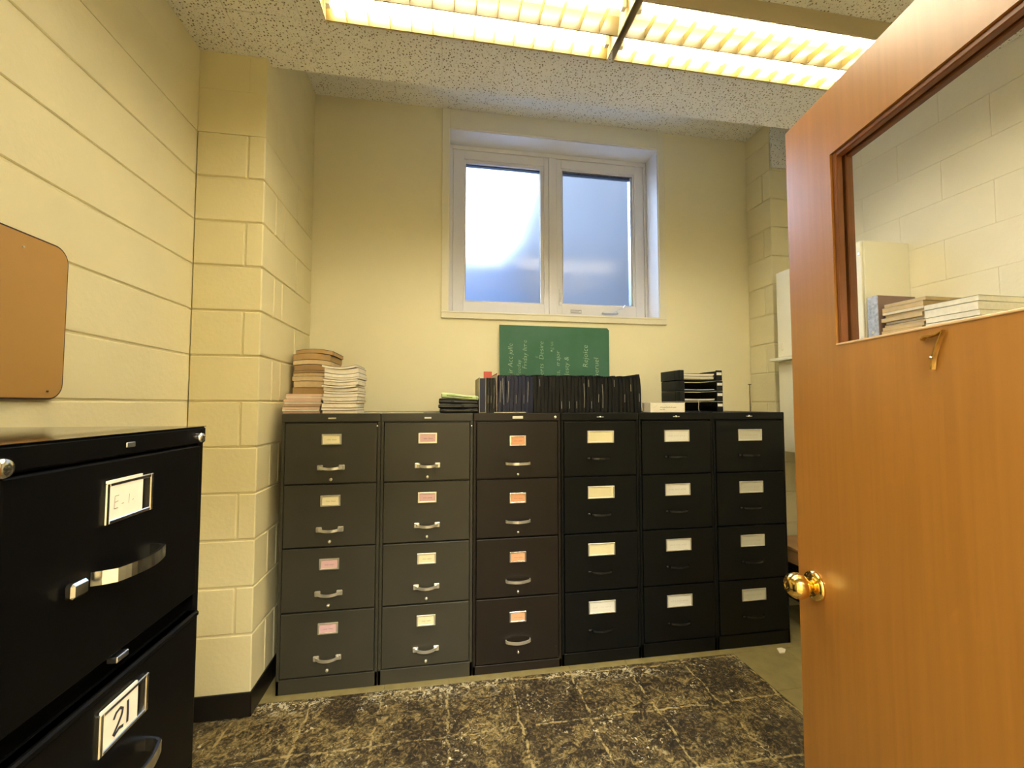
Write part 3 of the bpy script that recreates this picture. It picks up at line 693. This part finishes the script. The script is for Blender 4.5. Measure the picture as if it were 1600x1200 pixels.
def stack(name, n, box, z0, z1, mats, what, cat, group, seed, wob=.004, sag=0, covers=None, shift=None, uneven=.35):
    rr = random.Random(seed); x0, x1, y0, y1 = box
    hs = [rr.uniform(1-uneven, 1+uneven) for _ in range(n)]; s = sum(hs); z = z0
    for i in range(n):
        h = hs[i]*(z1-z0)/s; dx, dy = rr.uniform(-wob, wob), rr.uniform(-wob, wob)
        if shift: sx, sy = shift(i/(n-1)); dx += sx; dy += sy
        sg = sag*i/n; sg1 = sag*(i+1)/n; sgm = sg1 - (sg1-sg)*.2
        a = (x0+x1)/2+dx; bb = (y0+y1)/2+dy
        m = sheet_pile(x0+dx-a, x1+dx-a, y0+dy-bb, y1+dy-bb, .0007, h-.0022, sg, seed=seed*50+i, wob=.002, sag1=sgm)
        o = m.build(name, mats[rr.randrange(len(mats))])
        o.location = (a, bb, z)
        if covers:
            cv = sheet_pile(x0+dx-a-.001, x1+dx-a+.001, y0+dy-bb-.001, y1+dy-bb+.001, h-.0021, h-.0004, sgm, seed=seed*50+i, wob=.002, sag1=sg1)
            cv.build('cover', covers[rr.randrange(len(covers))], o)
        k = n-1-i; w_ = ORD[k] if i else 'lowest'
        tag(o, what + ', ' + w_, cat, group); z += h
M['tan1'] = mat('tan_folder', (.42, .27, .11), .75, noise=.1, nscale=20)
M['tan2'] = mat('brown_folder', (.34, .21, .09), .75, noise=.1, nscale=20)
M['pagetan'] = mat('aged_pages', (.62, .47, .26), .8, noise=.08, nscale=40)
M['pink1'] = mat('pale_pink_pages', (.80, .58, .44), .8, noise=.05, nscale=40)
M['pages'] = mat('pages', (.80, .73, .58), .85, noise=.08, nscale=60)
M['pages2'] = mat('pages_lighter', (.86, .82, .70), .85, noise=.06, nscale=60)
M['coverd'] = mat('dark_cover', (.10, .075, .05), .7)
M['coverl'] = mat('light_cover', (.62, .55, .42), .7)
M['mauve'] = mat('mauve_cover', (.23, .15, .13), .6)
M['marble'] = mat('marbled_spine', (.55, .60, .72), .5, col2=(.25, .30, .42), nscale=70)
M['olivecover'] = mat('olive_cover', (.33, .32, .21), .6, noise=.1)
bd = empty('ring_binder', (2.305, 1.835, 1.652)); tag(bd, 'mauve binder with a marbled blue spine standing on the wall shelf', 'binder')
bw(MB().box(2.187, 2.415, 1.809, 1.812, 1.653, 1.907, .001).box(2.187, 2.415, 1.859, 1.862, 1.653, 1.907, .001), 'cover', 'mauve', bd)
bw(MB().box(2.183, 2.187, 1.809, 1.862, 1.653, 1.907, .001), 'spine', 'marble', bd)
bw(MB().box(2.192, 2.405, 1.814, 1.857, 1.656, 1.900, .001), 'pages', 'pages', bd)
bw(MB().cyl((2.1835, 1.836, 1.72), (2.181, 1.836, 1.72), .008, n=12), 'finger_ring', 'chrome', bd)
stack('booklet', 12, (2.20, 2.44, 1.61, 1.795), 1.652, 1.852, ['pages', 'pagetan'], 'tan booklet in the shelf stack beside the binder', 'booklet', 'tan booklets on the wall shelf', 3, .008, covers=['coverd', 'tan1', 'coverl'], uneven=.3)
stack('booklet', 5, (2.187, 2.48, 1.40, 1.60), 1.652, 1.806, ['pages2'], 'thick white-edged book in the shelf stack nearest the camera', 'book', 'thick books on the wall shelf', 8, .003, covers=['olivecover'], uneven=.3)

# ---------------------------------------------------------------- things on the row of cabinets
Z0 = TOPH + .0006
stack('booklet', 9, (-.768, -.598, 2.235, 2.62), Z0, Z0+.098, ['pink1', 'pink1', 'paper'], 'pale pink booklet in the low pile by the pilaster', 'booklet', 'pink booklets by the pilaster', 5, .006, covers=['pink1', 'tan1'], shift=lambda u: (.022*u, .0))
stack('folder', 9, (-.785, -.597, 2.43, 2.69), Z0+.0995, 1.640, ['tan1', 'tan2', 'pagetan'], 'tan document folder in the stack behind the white booklets', 'folder', 'tan folders on the pink pile', 6, .004, sag=-.012, covers=['tan2', 'coverd', 'coverd'], shift=lambda u: (-.0+.008*u*u, 0), uneven=.6)
stack('booklet', 15, (-.570, -.410, 2.20, 2.415), Z0, 1.548, ['pages', 'pages2', 'paper'], 'white booklet in the tall stack left of the bare wall', 'booklet', 'white booklets in the tall stack', 7, .007, sag=.012, covers=['coverl', 'coverd', 'coverd', 'mauve'], uneven=.45)
for i, (x, y, wd, r) in enumerate(((-.20, 2.30, .21, .1), (-.33, 2.27, .10, -.3))):
    o = MB().box(-wd/2, wd/2, -.07, .07, 0, .0025, .0005).build('loose_paper', 'greycard'); o.location = (x, y, Z0); o.rotation_euler = (0, 0, r)
    tag(o, ['loose grey paper lying flat between the booklets and the black pouches', 'small loose paper lying at the foot of the white booklets'][i], 'paper')
# soft black pouches with a lime cloth pouch on top
def pouch(x0, x1, y0, y1, z0, z1, m, tilts, seed, name, label, group, pm=None):
    t0, tilt = tilts
    rr = random.Random(seed); r = empty(name, ((x0+x1)/2, (y0+y1)/2, z0)); tag(r, label, 'pouch', group)
    hx, hy, hz, N = (x1-x0)/2, (y1-y0)/2, (z1-z0), 14
    b = bmesh.new(); g_ = bmesh.ops.create_cube(b, size=1)
    for v in b.verts: v.co = Vector((v.co.x*2*hx, v.co.y*2*hy, (v.co.z+.5)*hz))
    bmesh.ops.bevel(b, geom=b.edges[:], offset=hz*.36, segments=4, affect='EDGES', profile=.5)
    bmesh.ops.bisect_plane(b, geom=b.verts[:]+b.edges[:]+b.faces[:], plane_co=(0, 0, hz*.5), plane_no=(0, 0, 1))
    for k_ in range(1, 8): bmesh.ops.bisect_plane(b, geom=b.verts[:]+b.edges[:]+b.faces[:], plane_co=(-hx+2*hx*k_/8, 0, 0), plane_no=(1, 0, 0))
    for v in b.verts:
        u = v.co.x/hx; f_ = v.co.z/hz
        v.co.z += (t0*(1-f_)+tilt*f_)*(.5-u*.5) + f_*.0016*math.sin(5*u+seed)
        v.co.y += .002*math.sin(4*u+seed*2)
    for f_ in b.faces: f_.smooth = True
    mb = MB(); mb.merge(b); mb.build('cover', m, r)
    pts = [(-hx, -hy-.0005, hz*.5+(t0+tilt)/2)] + [((i/N*2-1)*hx, -hy-.0005, hz*.5 + (t0+tilt)/2*(.5-(i/N*2-1)*.5)) for i in range(1, N)] + [(hx, -hy-.0005, hz*.5)]
    z_ = MB(); z_.sweep(pts, [(-.0012, -.0015), (.0012, -.0015), (.0012, .0015), (-.0012, .0015)]); z_.build('zip', pm or 'blackmetal', r)
    return r
pouch(-.010, .190, 2.24, 2.44, Z0, Z0+.023, 'vinyl', (0, 0), 1, 'pouch', 'lowest black pouch under the lime one', 'black pouches')
pouch(-.016, .192, 2.238, 2.43, Z0+.0235, Z0+.046, 'vinyl', (0, 0), 2, 'pouch', 'middle black pouch under the lime one', 'black pouches')
pouch(-.014, .188, 2.242, 2.43, Z0+.0465, Z0+.066, 'vinyl', (0, .012), 3, 'pouch', 'uppermost black pouch directly under the lime one', 'black pouches')
pouch(-.002, .192, 2.236, 2.42, Z0+.0672, Z0+.086, 'lime', (.0125, .022), 4, 'pouch', 'lime green cloth pouch lying tilted on top of the black pouches', None, 'blackmetal')
# black folders
bk_ = empty('magazine_file', (.217, 2.38, Z0)); tag(bk_, 'grey-green upright file box at the left end of the black folders', 'file box')
bw(MB().box(.1955, .200, 2.25, 2.50, Z0, 1.494, .001).box(.2295, .234, 2.25, 2.50, Z0, 1.494, .001).box(.200, .2295, 2.495, 2.50, Z0, 1.494, .001).box(.200, .2295, 2.25, 2.495, Z0, Z0+.003), 'shell', 'greybox', bk_)
bw(MB().box(.2005, .2290, 2.252, 2.255, Z0+.003, 1.490, .001), 'front_panel', 'navy', bk_)
def folder_meshes(seed, ht, m, white):
    rr = random.Random(seed); y0, y1 = 0, .235; wd = .0195; N = 8; A = rr.uniform(.0005, .0022); ph = rr.uniform(0, 6); ls = rr.uniform(-.002, .002)
    def wav(t): return A*math.sin(ph+t*5) + ls*t
    mb = MB()
    for s_, th_ in ((-1, .003), (1, .003)):
        P_ = []; Q_ = []
        for i in range(N+1):
            t = i/N; e = wd/2 - .0008 - (.002 if i == N else 0); P_.append((s_*e + wav(t), t*ht)); Q_.append((s_*(e-th_) + wav(t), t*ht))
        mb.prism(P_+Q_[::-1], 1, y0, y1)
    P_ = [(-wd/2+.003+wav(i/N), i/N*ht*.99) for i in range(N+1)]; Q_ = [(wd/2-.003+wav(i/N), i/N*ht*.99) for i in range(N+1)]
    mb.prism(P_+Q_[::-1], 1, y1-.004, y1-.001)
    P_ = [(-wd/2+.004+wav(i/N), i/N*ht*.955+.001) for i in range(N+1)]; Q_ = [(wd/2-.004+wav(i/N), i/N*ht*.955+.001) for i in range(N+1)]
    cover = mb.mesh('folder', m)
    s2 = MB(); s2.prism(P_+Q_[::-1], 1, y0+.003, y1-.005); fill = s2.mesh('inner_leaves', 'vinyl' if m != 'navy' else 'navy')
    s3 = MB(); a, c = sorted((rr.uniform(.05, .95), rr.uniform(.05, .95))); c = max(c, a+.2); off = rr.uniform(-.003, .003)
    P_ = [(off-.0006+wav(a+(c-a)*i/4), (a+(c-a)*i/4)*ht*.97) for i in range(5)]; Q_ = [(off+.0006+wav(a+(c-a)*i/4), (a+(c-a)*i/4)*ht*.97) for i in range(5)]
    s3.prism(P_+Q_[::-1], 1, y0+.0012, y0+.02); sheet = s3.mesh('sheet', 'sheet')
    return cover, fill, sheet
NF = 38; xa, xb = .308, 1.093
FV = [folder_meshes(i, .203, 'vinyl', 0) for i in range(6)]; FN = [folder_meshes(20+i, .204, 'navy', 0) for i in range(3)]
r2 = random.Random(2)
for i in range(NF):
    u = i/(NF-1); navy = i < 9; me = (FN if navy else FV)[r2.randrange(3 if navy else 6)]
    o = link('folder', me[0]); wsc = (xb-xa)/(NF-1)
    o.location = (xa + wsc*i, 2.245 + r2.uniform(-.002, .004), Z0 + .001*0)
    o.scale = (wsc/.0195*.985, 1, 1 + r2.uniform(-.02, .012) + (.045 if i == NF-1 else 0))
    ln = -.050*max(0, (u-.72)/.28)
    o.rotation_euler = (0, ln, 0)
    o.location.x += .203*math.sin(-ln)
    link('inner_leaves', me[1], o)
    if r2.random() < .5: link('sheet', me[2], o)
    if i == 0: lb = 'navy vinyl folder at the left end of the long row, next to the red folder'
    elif i == NF-1: lb = 'black vinyl folder closing the right end of the long row, leaning left'
    elif navy: lb = 'navy vinyl folder packed upright in the left quarter of the long row'
    else: lb = 'black vinyl folder packed upright in the long row before the chalkboard'
    tag(o, lb, 'folder', ('navy' if navy else 'black')+' folders in the long row' if 0 < i < NF-1 else None)
for i, x in enumerate((.2445, .2585, .2725)):
    me = FV[i]; o = link('folder', me[0]); o.location = (x, 2.247, Z0); o.scale = (.68, 1, .92); o.rotation_euler = (0, .03*i/2, 0); link('inner_leaves', me[1], o); link('sheet', me[2], o)
    tag(o, ['short black folder touching the grey-green file box', 'middle one of the three short black folders by the file box', 'short black folder nearest the red folder'][i], 'folder', 'short black folders by the file box')
rf_ = empty('folder', (.285, 2.30, Z0)); tag(rf_, 'red card folder standing taller behind the short black folders', 'folder')
bw(MB().box(.244, .293, 2.497, 2.500, Z0, 1.545, .0008).box(.2925, .2945, 2.262, 2.500, Z0, 1.520, .0005), 'cover', 'red', rf_)
bw(MB().box(.2905, .2922, 2.256, 2.496, Z0+.001, 1.512, .0003), 'sheets', 'pages2', rf_)
# ruler-like white sheets lying under the folders
o = MB().box(0, .17, -.006, 0, 0, .0035, .0004).build('loose_paper', 'paper'); o.location = (.275, 2.240, Z0); tag(o, 'white paper strip lying along the foot of the navy folders', 'paper')
# chalkboard
ch = empty('chalkboard', (.757, 2.777, Z0)); tag(ch, 'green chalkboard leaning upright behind the folders under the window', 'chalkboard')
bw(MB().prism([(.377, Z0), (1.1385, Z0), (1.1385, 1.860), (1.125, 1.876), (.377, 1.878)], 1, 2.772, 2.784), 'board', 'board', ch)
def text(s, size, m, parent, loc, rot, name='chalk_writing', sh=0, ext=.0002):
    cu = bpy.data.curves.new('t', 'FONT'); cu.body = s; cu.size = size; cu.extrude = ext; cu.shear = sh; cu.offset = -.0011 if m == 'chalk' else 0; cu.resolution_u = 2
    to = bpy.data.objects.new('t', cu); C.objects.link(to); dg = bpy.context.evaluated_depsgraph_get(); dg.update()
    me = bpy.data.meshes.new_from_object(to.evaluated_get(dg)); bpy.data.objects.remove(to); me.materials.clear(); me.materials.append(M[m])
    o = link(name, me, parent, loc=loc); o.rotation_euler = rot; return o
# writing runs from bottom to top of the board, as if the board had been stood on its end
sxp = .7615/1375.0     # metres per pixel of the crop used to read it
for (u, z, s, sz) in ((245, 1.555, 'ir Acc julle', .046), (345, 1.535, 'Feeday', .040), (420, 1.585, 'Friday lime', .044), (560, 1.66, 'E', .03), (625, 1.545, 'ents  Desire', .046), (745, 1.70, 'ng us', .036),
                      (830, 1.535, 'es,  major', .044), (940, 1.545, 'Jesty &', .046), (1185, 1.60, 'Rejoice', .052), (1325, 1.54, 'aeruel', .052)):
    x = .377 + (u-90)*sxp
    text(s, sz, 'chalk', ch, Vector((x, 2.7714, z)) - ch.location, (math.pi/2, -math.pi/2, 0), sh=.15)
# white box
bx = empty('carton', (1.238, 2.235, Z0)); tag(bx, 'small white card box with black print lying in front of the letter trays', 'box')
bw(MB().box(1.134, 1.340, 2.187, 2.284, Z0, Z0+.051, .0015), 'carton_body', 'paper', bx)
bw(MB().box(1.133, 1.341, 2.186, 2.285, Z0+.0515, Z0+.0545, .001), 'lid', 'paper', bx)
text('All Sample Bandbooks paper', .0085, 'ink', bx, (-.048, -.0484, .026), (math.pi/2, 0, 0), 'print')
text('size 200', .0085, 'ink', bx, (-.048, -.0484, .014), (math.pi/2, 0, 0), 'print')
s = MB(); pts = [(-.086+.003*i, .028+.003*((i % 2)*2-1)+.0012*i) for i in range(8)]; s.ribbon(pts, .0008, lambda u, v, h: (u, -.0484-h, v)); s.build('pencil_mark', 'pencil', bx)
# letter trays: four stacked, each lifts away
TX0, TX1, TY0, TY1 = 1.380, 1.655, 2.300, 2.515
for i in range(4):
    z = Z0 + .0622*i
    t_ = empty('letter_tray', ((TX0+TX1)/2, (TY0+TY1)/2, z)); tag(t_, 'black plastic letter tray, ' + ['lowest of the four', 'second from the bottom of the four', 'third from the bottom of the four', 'topmost of the four, filled with papers'][i], 'letter tray', 'stacked letter trays')
    a = -.003 if i == 3 else 0.
    b = MB(); b.box(TX0+a, TX1+a, TY0, TY1, z, z+.0035, .001); b.box(TX0+a, TX0+a+.004, TY0+.05, TY1, z, z+.060, .001); b.box(TX1+a-.004, TX1+a, TY0, TY1, z, z+.060, .001); b.box(TX0+a+.004, TX1+a-.004, TY1-.004, TY1, z, z+.058, .001)
    bw(b, 'tray_shell', 'vinyl', t_)
    b = MB(); b.box(TX0+a, TX0+a+.030, TY0, TY0+.05, z+.0035, z+.060, .002); bw(b, 'front_post', 'vinyl', t_)
    bw(MB().box(TX1+a-.040, TX1+a, TY0-.003, TY0+.002, z, z+.0605, .001), 'front_post', 'vinyl', t_)
    bw(MB().box(TX1+a-.036, TX1+a-.004, TY0-.0045, TY0-.003, z+.032, z+.048), 'label', 'whitecard', t_)
    if i != 0:
        ht = [0, .010, .004, .034][i]
        for k in range([1, 3, 2, 8][i]):
            f = ht/[1, 3, 2, 8][i]
            o = sheet_pile(-.098, .098, -.085, .085, 0, f*.85, .002, seed=90+i*10+k, wob=.004, nx=8)
            oo = o.build('paper_sheaf', ['pages', 'pages2', 'paper', 'olivecover'][(k+i) % 4] if i == 3 else ('paper' if i != 2 else 'marble')); oo.location = (1.507+a, TY0+.088+.003*(k % 2), z+.0065+f*k)
            tag(oo, 'sheaf of papers in the %s letter tray, %s' % (['lowest', 'second', 'third', 'topmost'][i], ORD[[1, 3, 2, 8][i]-1-k]), 'paper', 'papers in the letter trays')
cd = MB(); cd.sweep([(1.49, 2.296, Z0+.072), (1.492, 2.29, Z0+.05), (1.488, 2.288, Z0+.025), (1.492, 2.289, Z0+.005), (1.50, 2.289, Z0+.0015)], [(-.001, -.001), (.001, -.001), (.001, .001), (-.001, .001)], up=(0, 1, 0))
tag(cd.build('string', 'paper'), 'thin white string hanging from the letter trays', 'string')
# thin rod standing in the corner behind the last cabinet
ro = empty('thin_rod', (2.222, 2.782, 0)); tag(ro, 'thin metal rod standing in the back right corner behind the cabinets', 'rod')
bw(MB().cyl((2.222, 2.782, .0036), (2.222, 2.782, 1.495), .003, n=8), 'shaft', 'coverd', ro); bw(MB().box(2.21, 2.234, 2.778, 2.786, 1.495, 1.500, .001), 'tip', 'coverd', ro)
# floor scraps
o = MB().prism([(-.03, -.012), (.0, -.02), (.032, -.006), (.022, .012), (-.008, .018)], 2, 0, .006).build('paper_scrap', 'paper'); o.location = (1.842, 2.120, .0045); o.rotation_euler = (.12, 0, .3)
tag(o, 'torn scrap of white paper on the floor before the last cabinet', 'paper scrap')
# things half hidden between the last cabinet and the door
o = empty('storage_box', (2.32, 2.40, 0)); tag(o, 'brown cardboard box on a low dark trunk, glimpsed behind the door knob', 'box')
bw(MB().box(2.13, 2.47, 2.23, 2.54, .375, .455, .004), 'box_body', 'cardboard', o); bw(MB().box(2.125, 2.475, 2.225, 2.545, .456, .475, .003), 'lid', 'cardboard', o)
o = empty('trunk', (2.31, 2.40, .0036)); tag(o, 'low dark trunk standing against the right wall, mostly behind the door', 'trunk')
bw(MB().box(2.13, 2.475, 2.23, 2.545, .16, .345, .004), 'trunk_body', 'black', o); bw(MB().box(2.125, 2.475, 2.225, 2.548, .347, .374, .004), 'trunk_lid', 'black', o)
bw(MB().box(2.15, 2.18, 2.25, 2.28, .0036, .16).box(2.43, 2.46, 2.25, 2.28, .0036, .16).box(2.15, 2.18, 2.49, 2.52, .0036, .16).box(2.43, 2.46, 2.49, 2.52, .0036, .16), 'trunk_feet', 'olive', o)
